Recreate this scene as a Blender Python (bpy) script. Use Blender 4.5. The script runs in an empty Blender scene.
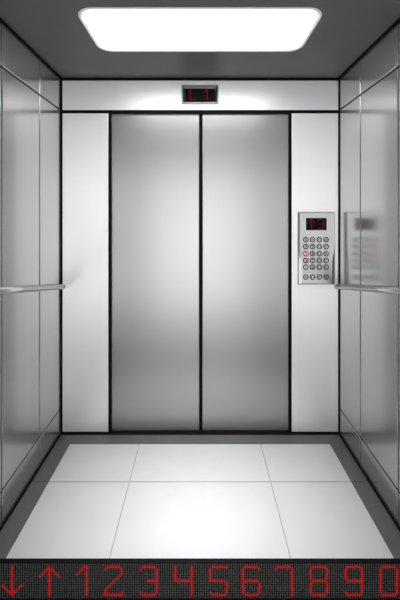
import bpy, bmesh, math
from mathutils import Vector, Matrix

S = bpy.context.scene
COL = S.collection
D = 2.2          # camera to the front wall
F = 337.0        # focal length in pixels
CZ = 1.44        # camera height
HW = 0.91        # half width of the cab
CH = 2.322       # ceiling height
BACK = -0.30     # rear wall

# ------------------------------------------------------------------ materials
def new_mat(name):
    m = bpy.data.materials.new(name); m.use_nodes = True
    nt = m.node_tree
    return m, nt, nt.nodes['Principled BSDF']

def plain(name, col, rough=0.5, metal=0.0, spec=0.5):
    m, nt, b = new_mat(name)
    b.inputs['Base Color'].default_value = (*col, 1)
    b.inputs['Roughness'].default_value = rough
    b.inputs['Metallic'].default_value = metal
    b.inputs['Specular IOR Level'].default_value = spec
    return m

def steel(name, c0, c1, r0, r1, stretch=(260, 260, 0.5), metal=1.0):
    """brushed stainless steel, the grain running along the short axis of stretch"""
    m, nt, b = new_mat(name)
    g = nt.nodes.new('ShaderNodeNewGeometry')
    mp = nt.nodes.new('ShaderNodeMapping'); mp.inputs['Scale'].default_value = stretch
    n = nt.nodes.new('ShaderNodeTexNoise'); n.inputs['Scale'].default_value = 1.0
    n.inputs['Detail'].default_value = 4; n.inputs['Roughness'].default_value = 0.6
    nt.links.new(g.outputs['Position'], mp.inputs['Vector'])
    nt.links.new(mp.outputs['Vector'], n.inputs['Vector'])
    cr = nt.nodes.new('ShaderNodeMapRange')
    cr.inputs['From Min'].default_value = 0.3; cr.inputs['From Max'].default_value = 0.7
    cr.inputs['To Min'].default_value = c0; cr.inputs['To Max'].default_value = c1
    nt.links.new(n.outputs['Fac'], cr.inputs['Value'])
    cc = nt.nodes.new('ShaderNodeCombineColor')
    for k in ('Red', 'Green', 'Blue'):
        nt.links.new(cr.outputs['Result'], cc.inputs[k])
    nt.links.new(cc.outputs['Color'], b.inputs['Base Color'])
    rr = nt.nodes.new('ShaderNodeMapRange')
    rr.inputs['From Min'].default_value = 0.3; rr.inputs['From Max'].default_value = 0.7
    rr.inputs['To Min'].default_value = r0; rr.inputs['To Max'].default_value = r1
    nt.links.new(n.outputs['Fac'], rr.inputs['Value'])
    nt.links.new(rr.outputs['Result'], b.inputs['Roughness'])
    b.inputs['Metallic'].default_value = metal
    return m

def glow(name, col, strength, base=(0.02, 0.0, 0.0)):
    m, nt, b = new_mat(name)
    b.inputs['Base Color'].default_value = (*base, 1)
    b.inputs['Emission Color'].default_value = (*col, 1)
    b.inputs['Emission Strength'].default_value = strength
    b.inputs['Roughness'].default_value = 0.6
    b.inputs['Specular IOR Level'].default_value = 0.1
    return m

def stone(name, c0, c1, rough, spec=0.5):
    m, nt, b = new_mat(name)
    g = nt.nodes.new('ShaderNodeNewGeometry')
    n = nt.nodes.new('ShaderNodeTexNoise'); n.inputs['Scale'].default_value = 9
    n.inputs['Detail'].default_value = 6
    nt.links.new(g.outputs['Position'], n.inputs['Vector'])
    r = nt.nodes.new('ShaderNodeValToRGB')
    r.color_ramp.elements[0].position = 0.3; r.color_ramp.elements[0].color = (*c0, 1)
    r.color_ramp.elements[1].position = 0.7; r.color_ramp.elements[1].color = (*c1, 1)
    nt.links.new(n.outputs['Fac'], r.inputs['Fac'])
    nt.links.new(r.outputs['Color'], b.inputs['Base Color'])
    b.inputs['Roughness'].default_value = rough
    b.inputs['Specular IOR Level'].default_value = spec
    return m

M_WALL = steel('brushed_wall_steel', 0.48, 0.495, 0.19, 0.195, metal=0.75)
M_FRONT = steel('brushed_front_steel', 0.95, 0.97, 0.38, 0.385, metal=0.38)
M_DOOR = steel('brushed_door_steel', 0.40, 0.405, 0.32, 0.325, metal=0.68)
M_REAR = stone('pale_rear_laminate', (0.80, 0.80, 0.80), (0.86, 0.86, 0.86), 0.4)
M_PLATE = steel('panel_plate_steel', 0.46, 0.50, 0.30, 0.38, (3, 300, 300))
M_CHROME = plain('polished_steel', (0.56, 0.56, 0.56), 0.2, 1.0)
M_BTN = plain('button_satin_steel', (0.55, 0.55, 0.55), 0.35, 0.7)
M_BLACK = plain('black_trim', (0.006, 0.006, 0.006), 0.6, 0, 0.05)
M_GAP = plain('dark_backing', (0.02, 0.02, 0.02), 0.7, 0, 0.2)
M_SCREEN = plain('black_screen', (0.004, 0.0045, 0.0045), 0.5, 0, 0.06)
M_INK = plain('black_ink', (0.008, 0.008, 0.008), 0.7, 0, 0.1)
M_CEIL = plain('grey_ceiling_enamel', (0.115, 0.115, 0.115), 0.45, 0, 0.3)
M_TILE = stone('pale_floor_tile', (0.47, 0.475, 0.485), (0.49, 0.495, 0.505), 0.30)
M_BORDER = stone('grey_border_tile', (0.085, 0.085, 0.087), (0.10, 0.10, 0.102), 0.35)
M_GROUT = plain('grey_grout', (0.30, 0.30, 0.30), 0.8)
M_TRAY = plain('white_lamp_tray', (0.85, 0.85, 0.85), 0.5)
M_LAMP = glow('lamp_diffuser', (1, 1, 1), 7.0, (0.8, 0.8, 0.8))
M_RED = glow('red_led', (0.52, 0.005, 0.005), 0.8)
M_DIMRED = glow('dim_red_led', (0.30, 0.006, 0.010), 0.5)
M_REDRING = glow('lit_red_ring', (0.50, 0.01, 0.025), 0.6, (0.1, 0.005, 0.01))
M_REDCAP = glow('lit_red_cap', (0.80, 0.48, 0.50), 0.6, (0.3, 0.2, 0.2))
M_DOT = plain('unlit_led', (0.085, 0.085, 0.083), 0.6, 0, 0.1)

# ------------------------------------------------------------------ helpers
def link(name, me, parent=None, loc=(0, 0, 0)):
    o = bpy.data.objects.new(name, me); COL.objects.link(o)
    o.location = loc
    if parent is not None: o.parent = parent
    return o

def finish(name, bm, mats, parent=None, origin=(0, 0, 0), smooth=True):
    """bm is in world coordinates; origin = world place of this object's origin"""
    if parent is not None:
        base = Vector(origin_of(parent))
        loc = Vector(origin) - base if origin != (0, 0, 0) else Vector((0, 0, 0))
        org = base + loc
    else:
        loc = Vector(origin); org = loc
    bmesh.ops.translate(bm, verts=bm.verts, vec=-org)
    me = bpy.data.meshes.new(name)
    bm.normal_update(); bm.to_mesh(me); bm.free()
    if not isinstance(mats, (list, tuple)): mats = [mats]
    for m in mats: me.materials.append(m)
    if smooth:
        me.shade_auto_smooth(angle=math.radians(35)) if hasattr(me, 'shade_auto_smooth') else None
    return link(name, me, parent, loc)

def origin_of(o):
    v = Vector(o.location)
    while o.parent is not None:
        o = o.parent; v += Vector(o.location)
    return v

def box(bm, x0, x1, y0, y1, z0, z1, bev=0.0, seg=2, mi=0):
    t = bmesh.new()
    bmesh.ops.create_cube(t, size=1)
    for v in t.verts:
        v.co = Vector(((x0 + x1) / 2 + v.co.x * (x1 - x0), (y0 + y1) / 2 + v.co.y * (y1 - y0), (z0 + z1) / 2 + v.co.z * (z1 - z0)))
    if bev > 0:
        bmesh.ops.bevel(t, geom=list(t.edges), offset=bev, segments=seg, profile=0.5, affect='EDGES')
    merge(bm, t, mi)

def merge(bm, t, mi=0):
    vm = {}
    for v in t.verts: vm[v] = bm.verts.new(v.co)
    for f in t.faces:
        try:
            nf = bm.faces.new([vm[v] for v in f.verts]); nf.material_index = mi; nf.smooth = f.smooth
        except ValueError: pass
    t.free()

def mbox(*a, **k):
    bm = bmesh.new(); box(bm, *a, **k); return bm

def cyl(bm, p0, p1, r, n=20, r1=None, bev=0.0, mi=0):
    p0, p1 = Vector(p0), Vector(p1); d = p1 - p0
    t = bmesh.new()
    bmesh.ops.create_cone(t, cap_ends=True, segments=n, radius1=r, radius2=r if r1 is None else r1, depth=d.length)
    if bev > 0:
        es = [e for e in t.edges if len(e.link_faces) == 2 and any(len(f.verts) > 4 for f in e.link_faces)]
        bmesh.ops.bevel(t, geom=es, offset=bev, segments=2, profile=0.5, affect='EDGES')
    for f in t.faces: f.smooth = len(f.verts) <= 4
    q = d.to_track_quat('Z', 'Y').to_matrix().to_4x4()
    bmesh.ops.transform(t, verts=t.verts, matrix=Matrix.Translation((p0 + p1) / 2) @ q)
    merge(bm, t, mi)

def loft(bm, rings, cap0=True, cap1=True, mi=0, smooth=False):
    vs = [[bm.verts.new(p) for p in r] for r in rings]
    n = len(vs[0])
    for a, b in zip(vs, vs[1:]):
        for i in range(n):
            f = bm.faces.new((a[i], a[(i + 1) % n], b[(i + 1) % n], b[i])); f.material_index = mi; f.smooth = smooth
    if cap0: bm.faces.new(list(reversed(vs[0]))).material_index = mi
    if cap1: bm.faces.new(vs[-1]).material_index = mi
    bmesh.ops.recalc_face_normals(bm, faces=bm.faces)

def rrect(cx, cy, hx, hy, r, n=8):
    out = []
    for sx, sy, a0 in ((1, 1, 0), (-1, 1, 90), (-1, -1, 180), (1, -1, 270)):
        for k in range(n + 1):
            a = math.radians(a0 + 90 * k / n)
            out.append((cx + sx * (hx - r) + r * math.cos(a), cy + sy * (hy - r) + r * math.sin(a)))
    return out

def struct(name, bm, m, smooth=True):
    o = finish(name, bm, m, smooth=smooth); o['kind'] = 'structure'; return o

def thing(name, label, cat, loc, group=None):
    o = bpy.data.objects.new(name, None); COL.objects.link(o)
    o.empty_display_size = 0.1
    o.location = loc; o['label'] = label; o['category'] = cat
    if group: o['group'] = group
    return o

def X(px, y): return (px - 200.0) * y / F        # photograph column -> world x at depth y
def Z(py, y): return CZ - (py - 213.0) * y / F   # photograph row -> world z at depth y

# ------------------------------------------------------------------ floor
fl = struct('floor', mbox(-HW - .1, HW + .1, BACK - .1, D + .25, -0.10, -0.004), M_GROUT)
B = 0.100                                          # width of the dark border
bt = 0.0
def tile(x0, x1, y0, y1, m, name):
    o = finish(name, mbox(x0, x1, y0, y1, -0.010, 0.0, bev=0.0008, seg=1), m, fl)
    return o
g = 0.0022
ys = [BACK + B, 0.75, 1.806, D - B]
xs = [-HW + B, -0.378, 0.378, HW - B]
for yi in range(3):
    for xi in range(3):
        tile(xs[xi] + (g if xi else 0), xs[xi + 1] - (g if xi < 2 else 0),
             ys[yi] + (g if yi else 0), ys[yi + 1] - (g if yi < 2 else 0), M_TILE, 'floor_tile')
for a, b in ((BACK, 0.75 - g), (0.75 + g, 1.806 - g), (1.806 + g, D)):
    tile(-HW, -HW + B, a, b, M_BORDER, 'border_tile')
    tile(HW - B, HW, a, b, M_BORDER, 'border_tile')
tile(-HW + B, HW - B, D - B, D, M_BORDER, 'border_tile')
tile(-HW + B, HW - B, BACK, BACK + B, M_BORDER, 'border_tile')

# ------------------------------------------------------------------ ceiling
LY0, LY1, LW = 1.458, 1.826, 0.535                  # opening of the light
lx, ly = 0.0, (LY0 + LY1) / 2
hy = (LY1 - LY0) / 2
bm = bmesh.new()
def cring(z, dx, dy, r, yc=None):
    return [(p[0], (ly if yc is None else yc) + p[1], z) for p in rrect(0, 0, dx, dy, r)]
ycc = (BACK - .1 + D + .25) / 2; hyc = (D + .25 - BACK + .1) / 2
loft(bm, [cring(CH, LW, hy, .065), cring(CH, HW + .1, hyc, .001, ycc), cring(CH + .2, HW + .1, hyc, .001, ycc), cring(CH + .2, LW, hy, .065)], False, False)
vsn = len(bm.verts) // 4
bm.verts.ensure_lookup_table()
for i in range(vsn):
    j = (i + 1) % vsn
    bm.faces.new((bm.verts[i], bm.verts[3 * vsn + i], bm.verts[3 * vsn + j], bm.verts[j]))
bmesh.ops.recalc_face_normals(bm, faces=bm.faces)
struct('ceiling', bm, M_CEIL)

# ------------------------------------------------------------------ side walls of brushed panels
ybr = [BACK, 0.02, 0.39, 0.77, 1.165, 1.549, 1.912, D]
zbr = [0.0, Z(408.5, D), Z(110, D), CH]
gp = 0.0045
for side, sx in (('left', -1), ('right', 1)):
    xa, xb = sx * (HW + 0.012), sx * (HW + 0.12)
    w = struct('wall_' + side, mbox(min(xa, xb), max(xa, xb), BACK - .1, D + .25, -0.05, CH + .05), M_GAP)
    for i in range(len(ybr) - 1):
        for j in range(3):
            p0, p1 = sx * HW, sx * (HW + 0.014)
            finish('wall_panel', mbox(min(p0, p1), max(p0, p1), ybr[i] + (gp if i else 0), ybr[i + 1] - gp,
                                      zbr[j] + (gp if j else 0.002), zbr[j + 1] - (gp if j < 2 else 0.002), bev=0.0035, seg=3), M_WALL, w)

# rear wall behind the viewer: an added opening letting world light reach the doors
RW, RZ = 0.78, 2.10
bm = mbox(-HW - .1, -RW, BACK - .12, BACK - .012, -0.05, CH + .05)
box(bm, RW, HW + .1, BACK - .12, BACK - .012, -0.05, CH + .05)
box(bm, -RW, RW, BACK - .12, BACK - .012, RZ, CH + .05)
w = struct('wall_back', bm, M_GAP)
finish('return_panel', mbox(-HW, -RW, BACK - .014, BACK, 0.0, CH - .03, bev=0.003), M_FRONT, w)
finish('return_panel', mbox(RW, HW, BACK - .014, BACK, 0.0, CH - .03, bev=0.003), M_FRONT, w)
finish('header_panel', mbox(-RW + .004, RW - .004, BACK - .014, BACK, RZ, CH - .03, bev=0.003), M_FRONT, w)

# ------------------------------------------------------------------ front wall
OP = 0.5985                                        # half width of the doorway incl. black jamb strip
OX = -0.002
ZH = Z(112.5, D)                                   # underside of the header
w = struct('wall_front', mbox(-HW - .1, HW + .1, D + 0.14, D + 0.25, -0.05, CH + .05), M_GAP)
JT = 0.020
xl0, xl1 = X(62.3, D), X(108.3, D)
xr0, xr1 = X(291.7, D), X(338.3, D)
zt, zb = Z(80.5, D), Z(432, D)
finish('header_panel', mbox(xl0, xr1, D, D + 0.018, Z(110, D), zt, bev=0.002), M_FRONT, w)
finish('return_panel', mbox(xl0, xl1, D, D + 0.018, zb, Z(113.2, D), bev=0.003), M_FRONT, w)
rp = finish('return_panel', mbox(xr0, xr1, D, D + 0.018, zb, Z(113.2, D), bev=0.003), M_FRONT, w)

# black joints: header line, corners, ceiling line, jambs, sill
n = [0]
def trim(bm, name=None):
    if name is None:
        n[0] += 1; name = 'trim_%d' % n[0]
    return struct(name, bm, M_BLACK)
trim(mbox(-HW, HW, D + 0.001, D + 0.020, Z(113.2, D), Z(110, D)))                      # under the header
trim(mbox(-HW, HW, D - 0.003, D + 0.10, zt, CH))                                      # front ceiling line
trim(mbox(-HW, xl0, D, D + 0.018, 0.0, zt))                                    # corner strips
trim(mbox(xr1, HW, D, D + 0.018, 0.0, zt))
trim(mbox(xl1, X(111.0, D), D + 0.001, D + 0.020, 0.0, Z(113.2, D)))                   # door jambs
trim(mbox(X(289.2, D), xr0, D + 0.001, D + 0.020, 0.0, Z(113.2, D)))
for sx in (-1, 1):                                                                    # ceiling line along side walls
    trim(mbox(min(sx * HW, sx * (HW - .010)), max(sx * HW, sx * (HW - .010)), BACK, D - .006, CH - .013, CH))
for nm, sx in (('baseboard_left', -1), ('baseboard_right', 1)):
    trim(mbox(min(sx * HW, sx * (HW - .009)), max(sx * HW, sx * (HW - .009)), BACK, D, 0.0, 0.013, bev=0.002), nm)
trim(mbox(-HW, HW, D - 0.012, D + 0.018, 0.0, 0.006), 'baseboard_front')

# sliding doors, set back behind the front wall
YD = D + 0.021
zd0, zd1 = 0.002, ZH + 0.03
seam = X(200.8, YD)
for k, sx in ((1, -1), (2, 1)):
    inner = seam + sx * 0.010; outer = seam + sx * 0.66
    bm = mbox(min(inner, outer), max(inner, outer), YD, YD + 0.035, zd0 + 0.004, zd1, bev=0.005, seg=4)
    d = struct('door_%d' % k, bm, M_DOOR)
    e0, e1 = seam + sx * 0.0004, inner
    finish('edge_seal', mbox(min(e0, e1), max(e0, e1), YD + 0.004, YD + 0.031, zd0 + 0.004, zd1), M_BLACK, d)

# ------------------------------------------------------------------ ceiling light
REC = 0.085; LAMP_W = 6.2; LAMP_SPREAD = 50
lt = thing('ceiling_light', 'bright white rounded rectangular light panel on the grey ceiling', 'ceiling light', (lx, ly, CH))
e = 0.001
bm = bmesh.new()
loft(bm, [cring(CH + REC, LW - .004, hy - .004, .061), cring(CH + REC + .006, LW - .004, hy - .004, .061)], True, True)
finish('diffuser', bm, M_LAMP, lt)
bm = bmesh.new()                                    # white tray around the diffuser, its rim added to imitate a soft glow
loft(bm, [cring(CH - .0002, LW + .012, hy + .012, .077), cring(CH - .003, LW + .010, hy + .010, .075), cring(CH - .0055, LW + .006, hy + .006, .071), cring(CH - .005, LW + .003, hy + .003, .068), cring(CH - .003, LW, hy, .065), cring(CH + .0005, LW - e - .004, hy - e - .004, .061),
          cring(CH + REC, LW - e - .004, hy - e - .004, .061), cring(CH + REC + .012, LW - e - .004, hy - e - .004, .061),
          cring(CH + REC + .012, LW - e, hy - e, .065)], False, False, smooth=False)
finish('tray', bm, M_TRAY, lt)
bm = bmesh.new(); loft(bm, [cring(CH + REC + .012, LW - e, hy - e, .065), cring(CH + REC + .016, LW - e, hy - e, .065)], True, True)
la = bpy.data.lights.new('lamp', 'AREA'); la.shape = 'RECTANGLE'; la.size = 0.40; la.size_y = 0.16
la.energy = LAMP_W; la.spread = math.radians(LAMP_SPREAD); la.color = (1, 1, 1)
lo = bpy.data.objects.new('lamp', la); COL.objects.link(lo); lo.parent = lt; lo.location = (0, -0.095, REC - .004)
finish('back_plate', bm, M_TRAY, lt)

# ------------------------------------------------------------------ handrails
def handrail(side, label):
    sx = -1 if side == 'left' else 1
    xc = sx * 0.874
    p_back = Vector((xc, 2.150, Z(286.6, 2.150)))
    p_mid = Vector((xc, 1.473, Z(290.6, 1.473)))
    d = (p_mid - p_back) / (1.473 - 2.150)
    p_near = p_back + d * (0.80 - 2.150)
    root = thing('handrail', label, 'handrail', (sx * HW, (p_back.y + p_near.y) / 2, (p_back.z + p_near.z) / 2), 'side wall handrails')
    ax = (p_near - p_back).normalized()
    R = 0.0160
    bm = bmesh.new(); cyl(bm, p_back + ax * 0.004, p_near - ax * 0.004, R, 32)
    finish('rail', bm, M_CHROME, root)
    for p, s in ((p_back, 1), (p_near, -1)):
        bm = bmesh.new(); cyl(bm, p, p + ax * s * 0.005, R + 0.0008, 32, bev=0.001)
        finish('end_cap', bm, M_CHROME, root)
    for t in (0.12, 0.5, 0.88):
        p = p_back.lerp(p_near, t)
        bm = bmesh.new()
        cyl(bm, (sx * (HW - 0.0005), p.y, p.z), (xc, p.y, p.z), 0.006, 16)
        cyl(bm, (sx * (HW + 0.0005), p.y, p.z), (sx * (HW - 0.004), p.y, p.z), 0.011, 20)
        finish('bracket', bm, M_CHROME, root)
handrail('left', 'round polished steel handrail on the left wall')
handrail('right', 'round polished steel handrail on the right wall, below the button panel')

# ------------------------------------------------------------------ dot-matrix glyphs (13 rows)
def glyph(ch):
    s = set()
    def row(r, a, b): s.update((r, c) for c in range(a, b + 1))
    def colm(c, a, b): s.update((r, c) for r in range(a, b + 1))
    if ch == '0': row(0, 1, 6); row(12, 1, 6); colm(0, 1, 11); colm(7, 1, 11)
    elif ch == '1': colm(4, 0, 12); s.update(((0, 3), (1, 2), (2, 1), (3, 0)))
    elif ch == '2':
        row(0, 1, 6); s.add((1, 0)); colm(7, 1, 3); s.update(((4, 6), (5, 5), (6, 4), (7, 3), (8, 2), (9, 1)))
        colm(0, 10, 12); row(12, 0, 7); s.add((11, 7))
    elif ch == '3': row(0, 1, 6); s.add((1, 0)); colm(7, 1, 5); row(6, 3, 6); colm(7, 6, 11); row(12, 1, 6); s.add((11, 0))
    elif ch == '4': colm(0, 0, 5); row(6, 0, 7); colm(7, 0, 12)
    elif ch == '5': row(0, 1, 7); colm(0, 1, 6); row(6, 1, 6); colm(7, 7, 11); row(12, 1, 6); s.add((11, 0))
    elif ch == '6': row(0, 1, 6); s.add((1, 7)); colm(0, 1, 11); row(6, 1, 6); colm(7, 7, 11); row(12, 1, 6)
    elif ch == '7': row(0, 1, 6); s.add((1, 0)); colm(7, 1, 12)
    elif ch == '8':
        row(0, 1, 6); row(6, 1, 6); row(12, 1, 6); colm(0, 1, 5); colm(0, 7, 11); colm(7, 1, 5); colm(7, 7, 11)
    elif ch == '9': row(0, 1, 6); row(6, 1, 6); row(12, 1, 6); colm(0, 1, 5); colm(7, 1, 11); s.add((11, 0))
    elif ch == 'L': colm(0, 0, 12); row(12, 0, 6)
    elif ch == 'U': colm(4, 0, 12); s.update((k, 4 + q * k) for k in range(1, 5) for q in (-1, 1)); s.update(((1, 3), (1, 5)))
    elif ch == 'D': s = {(12 - r, c) for r, c in glyph('U')}
    return s

def dots(bm, cells, x0, z0, pitch, size, y, th, mi=0):
    """little square lamps; (x0, z0) = centre of cell (0, 0); y = front face"""
    h = size / 2
    for r, c in sorted(cells):
        cx, cz = x0 + c * pitch, z0 - r * pitch
        i = h * 0.75
        back = [bm.verts.new((cx + a * h, y + th, cz + b * h)) for a, b in ((-1, -1), (1, -1), (1, 1), (-1, 1))]
        front = [bm.verts.new((cx + a * i, y, cz + b * i)) for a, b in ((-1, -1), (1, -1), (1, 1), (-1, 1))]
        bm.faces.new(front).material_index = mi
        for k in range(4):
            bm.faces.new((back[k], back[(k + 1) % 4], front[(k + 1) % 4], front[k])).material_index = mi

NAMES = {'0': 'digit_zero', '1': 'digit_one', '2': 'digit_two', '3': 'digit_three', '4': 'digit_four', '5': 'digit_five',
         '6': 'digit_six', '7': 'digit_seven', '8': 'digit_eight', '9': 'digit_nine', 'L': 'letter', 'U': 'up_arrow', 'D': 'down_arrow'}

# ------------------------------------------------------------------ LED display bar across the floor
YB = 1.25; TB = 0.020
zbt = Z(558.2, YB + TB)
BW = 0.885
bar = thing('led_display', 'long black dot-matrix display bar with red arrows and digits across the floor', 'display', (0, YB + TB / 2, 0))
finish('housing', mbox(-BW, BW, YB + 0.002, YB + TB, 0.0, zbt, bev=0.0012), M_BLACK, bar)
pitch = 2.3333 * YB / F
px0 = 0.335
z00 = Z(564.6, YB)
ncol0 = -int((0.86 - 200 * YB / F) / pitch) - 1
cols = range(ncol0, 171 - ncol0)
starts = [('D', 2.7), ('U', 39.9), ('1', 76.7), ('2', 106.4), ('3', 141.0), ('4', 174.6), ('5', 209.5), ('6', 242.6),
          ('7', 276.4), ('8', 311.0), ('9', 346.0), ('0', 380.8)]
lit = {}
for ch, sx in starts:
    c0 = round((sx - px0) / 2.3333)
    lit[ch] = {(r + 1, c + c0) for r, c in glyph(ch)}
alllit = set().union(*lit.values())
bm = bmesh.new()
xL, xR = X(px0, YB) + (ncol0 - .8) * pitch, X(px0, YB) + (170 - ncol0 + .8) * pitch
box(bm, max(xL, -BW + .004), min(xR, BW - .004), YB, YB + 0.004, z00 - 14.7 * pitch, z00 + 0.7 * pitch)
cells = {(r, c) for r in range(15) for c in cols if max(xL, -BW + .01) < X(px0, YB) + c * pitch < BW - .01} - alllit
dots(bm, cells, X(px0, YB), z00, pitch, 0.0056, YB - 0.0008, 0.001, 1)
scr = finish('screen', bm, [M_SCREEN, M_DOT], bar, smooth=False)
for ch, _ in starts:
    bm = bmesh.new(); dots(bm, lit[ch], X(px0, YB), z00, pitch, 0.0082, YB - 0.0010, 0.0012)
    o = finish(NAMES[ch], bm, M_RED, scr, smooth=False)
for fx in (-0.6, 0.6):
    bm = bmesh.new(); box(bm, fx - .02, fx + .02, YB + TB, YB + TB + .06, 0.0, 0.004); box(bm, fx - .02, fx + .02, YB + TB, YB + TB + .004, 0.0, 0.06)
    finish('foot', bm, M_BLACK, bar)

# ------------------------------------------------------------------ floor indicator in the header
YI = D - 0.012
ix0, ix1, iz0, iz1 = X(181.6, YI), X(218.4, YI), Z(103.6, YI), Z(84.8, YI)
ind = thing('floor_indicator', 'small chrome-framed black floor display in the header above the doors', 'display', ((ix0 + ix1) / 2, D, iz0))
bm = bmesh.new()
def rect(a, b, c, d, y): return [(a, y, c), (b, y, c), (b, y, d), (a, y, d)]
w1 = 0.008; w2 = 0.022
loft(bm, [rect(ix0, ix1, iz0, iz1, D), rect(ix0, ix1, iz0, iz1, YI + .002), rect(ix0 + .002, ix1 - .002, iz0 + .002, iz1 - .002, YI),
          rect(ix0 + w1, ix1 - w1, iz0 + w1, iz1 - w1, YI),
          rect(ix0 + w2, ix1 - w2, iz0 + w2, iz1 - w2, YI + 0.010), rect(ix0 + w2, ix1 - w2, iz0 + w2, iz1 - w2, D)], False, False)
M_BEZEL = plain('indicator_chrome', (0.22, 0.22, 0.22), 0.3, 1.0)
finish('frame', bm, M_BEZEL, ind)
bm = mbox(ix0 + w2, ix1 - w2, YI + 0.0085, D - 0.0005, iz0 + w2, iz1 - w2)
sc = finish('screen', bm, M_SCREEN, ind)
ys_ = YI + 0.0075
ip = 10.2 / 12 * ys_ / F
for ch, px in (('L', 190.3), ('1', 203.9)):
    bm = bmesh.new(); dots(bm, glyph(ch), X(px, ys_), Z(89.6, ys_), ip, ip * 1.05, ys_, 0.001)
    finish(NAMES[ch], bm, M_DIMRED, sc, smooth=False)

# ------------------------------------------------------------------ control panel
YP = D - 0.022
cx0, cx1, cz0, cz1 = X(298.8, YP), X(335.4, YP), Z(284.6, YP), Z(212.2, YP)
cop = thing('control_panel', 'steel button panel with red floor display on the right of the doors', 'control panel', ((cx0 + cx1) / 2, D, cz0))
bm = bmesh.new()
NZ = 40
def inset(t, lo=0.006, hi=0.021):
    # t = 0 at the bottom, 1 at the top: the side bevel flares below the middle
    s = min(max((t - 0.30) / 0.22, 0), 1); s = s * s * (3 - 2 * s)
    return hi + (lo - hi) * s
left_r, right_r = [], []
def outline(kind):
    """closed outline, up the right side and down the left"""
    pts = []
    for side in (1, -1):
        for k in range(NZ + 1):
            t = k / NZ if side == 1 else 1 - k / NZ
            if kind == 'outer': ii, zz = 0.0, cz0 + t * (cz1 - cz0)
            elif kind == 'rim': ii, zz = 0.0015, cz0 + .0015 + t * (cz1 - cz0 - .003)
            else: ii, zz = inset(t), cz0 + .008 + t * (cz1 - cz0 - .014)
            pts.append(((cx1 - ii) if side == 1 else (cx0 + ii), zz))
    return pts
def at_y(pts, y): return [(p[0], y, p[1]) for p in pts]
loft(bm, [at_y(outline('outer'), D), at_y(outline('outer'), YP + .010), at_y(outline('rim'), YP + .008), at_y(outline('inner'), YP)], True, True)
finish('faceplate', bm, M_PLATE, cop)
bm = mbox(cx0 - .001, cx1 + .002, D - .005, D - .0004, cz0 - .003, cz1 + .001, bev=.001)  # dark plate; its uneven overhang stands in for the panel's shadow edge
finish('mounting_shadow_plate', bm, M_GAP, cop)
# display
sx0, sx1, sz0, sz1 = X(306.0, YP), X(326.6, YP), Z(230.2, YP), Z(218.0, YP)
bm = mbox(sx0, sx1, YP - 0.0015, YP + 0.002, sz0, sz1, bev=0.0005, seg=1)
sc = finish('screen', bm, M_SCREEN, cop)
cp = 9.2 / 12 * YP / F
for ch, px in (('U', 308.3), ('3', 318.2)):
    bm = bmesh.new(); dots(bm, glyph(ch), X(px, YP), Z(219.4, YP), cp, cp * 1.05, YP - 0.0023, 0.001)
    finish(NAMES[ch], bm, M_DIMRED, sc, smooth=False)

def text_bm(txt, size):
    cu = bpy.data.curves.new('t', 'FONT'); cu.body = txt; cu.size = size; cu.align_x = 'CENTER'; cu.align_y = 'CENTER'
    cu.extrude = 0.0002; cu.offset = size * 0.03; cu.resolution_u = 3
    ob = bpy.data.objects.new('t', cu); COL.objects.link(ob)
    dg = bpy.context.evaluated_depsgraph_get()
    me = bpy.data.meshes.new_from_object(ob.evaluated_get(dg))
    bm = bmesh.new(); bm.from_mesh(me)
    bpy.data.objects.remove(ob); bpy.data.curves.remove(cu); bpy.data.meshes.remove(me)
    # text lies in xy facing +z -> stand it up facing -y
    if bm.verts:
        xs_ = [v.co.x for v in bm.verts]; ys2 = [v.co.y for v in bm.verts]
        mx, my = (min(xs_) + max(xs_)) / 2, (min(ys2) + max(ys2)) / 2
        for v in bm.verts: v.co = Vector((v.co.x - mx, -v.co.z, v.co.y - my))
    return bm

def poly(bm, pts, y0=-0.0002, y1=0.0002):
    a = [bm.verts.new((p[0], y0, p[1])) for p in pts]; b = [bm.verts.new((p[0], y1, p[1])) for p in pts]
    k = len(pts)
    bm.faces.new(a); bm.faces.new(list(reversed(b)))
    for i in range(k): bm.faces.new((a[i], b[i], b[(i + 1) % k], a[(i + 1) % k]))
    bmesh.ops.recalc_face_normals(bm, faces=bm.faces)

def icon(kind, r):
    bm = bmesh.new(); u = r
    if kind in ('open', 'close'):
        for s in (-1, 1):
            tip, base = (0.80, 0.18) if kind == 'open' else (0.18, 0.80)
            poly(bm, [(s * tip * u, 0), (s * base * u, 0.42 * u), (s * base * u, -0.42 * u)])
        poly(bm, [(-.05 * u, -.5 * u), (.05 * u, -.5 * u), (.05 * u, .5 * u), (-.05 * u, .5 * u)])
    elif kind == 'phone':
        pts = [(.55 * u * math.cos(a), .55 * u * math.sin(a)) for a in [math.radians(60 + 240 * k / 12) for k in range(13)]]
        pin = [(.28 * u * math.cos(a), .28 * u * math.sin(a)) for a in [math.radians(60 + 240 * k / 12) for k in range(13)]]
        poly(bm, pts + pin[::-1])
    else:
        poly(bm, [(-.62 * u, -.35 * u), (.62 * u, -.35 * u), (.42 * u, -.1 * u), (.38 * u, .28 * u), (.18 * u, .52 * u), (-.18 * u, .52 * u), (-.38 * u, .28 * u), (-.42 * u, -.1 * u)])
        poly(bm, [(-.16 * u, -.40 * u), (.16 * u, -.40 * u), (.08 * u, -.60 * u), (-.08 * u, -.60 * u)])
    return bm

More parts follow.
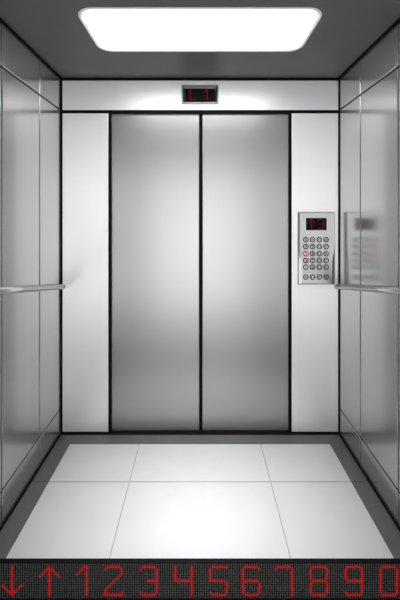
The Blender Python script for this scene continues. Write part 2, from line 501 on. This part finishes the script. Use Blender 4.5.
bxs = [305.75, 312.55, 319.3, 326.1]
bys = [239.7, 246.6, 253.7, 260.5, 267.1, 277.1]
grid = [['5', '10', '15', '20'], ['4', '9', '14', '19'], ['3', '8', '13', '18'], ['2', '7', '12', '17'], ['1', '6', '11', '16'],
        ['open', 'close', 'phone', 'bell']]
RB = 0.0175
for r, py in enumerate(bys):
    for c, px in enumerate(bxs):
        x, z = X(px, YP), Z(py, YP); on = grid[r][c] == '3'
        bm = bmesh.new()
        # collar
        def ring(rad, y): return [(x + rad * math.cos(2 * math.pi * k / 28), y, z + rad * math.sin(2 * math.pi * k / 28)) for k in range(28)]
        loft(bm, [ring(RB, YP + .001), ring(RB, YP - .0015), ring(RB * .95, YP - .002), ring(RB * .66, YP - .002), ring(RB * .66, YP + .001)], True, True, smooth=False)
        b = finish('button', bm, M_REDRING if on else M_INK, cop, origin=(x, YP, z))
        bm = bmesh.new()
        loft(bm, [ring(RB * .65, YP - .0005), ring(RB * .65, YP - .0035), ring(RB * .60, YP - .0042), ring(RB * .3, YP - .0045)], True, True, smooth=False)
        cap = finish('button_cap', bm, M_REDCAP if on else M_BTN, b, origin=(x, YP, z))
        bm = text_bm(grid[r][c], 0.024 if len(grid[r][c]) == 1 else 0.018) if r < 5 else icon(grid[r][c], RB * .8)
        bmesh.ops.translate(bm, verts=bm.verts, vec=(x, YP - 0.0046, z))
        finish('button_number' if r < 5 else 'button_symbol', bm, M_REDRING if on else M_INK, b, origin=(x, YP, z), smooth=False)
        if on: b['label'] = 'button lit red'

# ------------------------------------------------------------------ camera and view
cam = bpy.data.cameras.new('camera'); co = bpy.data.objects.new('camera', cam); COL.objects.link(co)
cam.sensor_fit = 'AUTO'; cam.sensor_width = 36.0; cam.lens = F / 600 * 36
cam.shift_y = -(300 - 213) / 600; cam.shift_x = 0.0
cam.clip_start = 0.02
co.location = (0, 0, CZ); co.rotation_euler = (math.pi / 2, 0, 0)
S.camera = co
wd = bpy.data.worlds.new('world'); S.world = wd; wd.use_nodes = True
wt = wd.node_tree; bg = wt.nodes['Background']
tc = wt.nodes.new('ShaderNodeTexCoord'); sp = wt.nodes.new('ShaderNodeSeparateXYZ')
rp = wt.nodes.new('ShaderNodeValToRGB'); rp.color_ramp.interpolation = 'EASE'
ad = wt.nodes.new('ShaderNodeMath'); ad.operation = 'MULTIPLY_ADD'; ad.inputs[1].default_value = 0.5; ad.inputs[2].default_value = 0.5
e0, e1 = rp.color_ramp.elements
e0.position = 0.30; e0.color = (0.8, 0.8, 0.8, 1)
e1.position = 0.70; e1.color = (0.45, 0.45, 0.45, 1)
e2 = rp.color_ramp.elements.new(0.47); e2.color = (1, 1, 1, 1)
wt.links.new(tc.outputs['Generated'], sp.inputs[0]); wt.links.new(sp.outputs['Z'], ad.inputs[0])
wt.links.new(ad.outputs[0], rp.inputs['Fac']); wt.links.new(rp.outputs['Color'], bg.inputs['Color'])
bg.inputs['Strength'].default_value = 3.0  # light of an unseen lobby, added to brighten doors and panels
S.cycles.diffuse_bounces = 8; S.cycles.glossy_bounces = 10; S.cycles.max_bounces = 14
vs = S.view_settings
vs.view_transform = 'Standard'; vs.look = 'None'; vs.gamma = 1; vs.use_curve_mapping = False; vs.exposure = 0.2
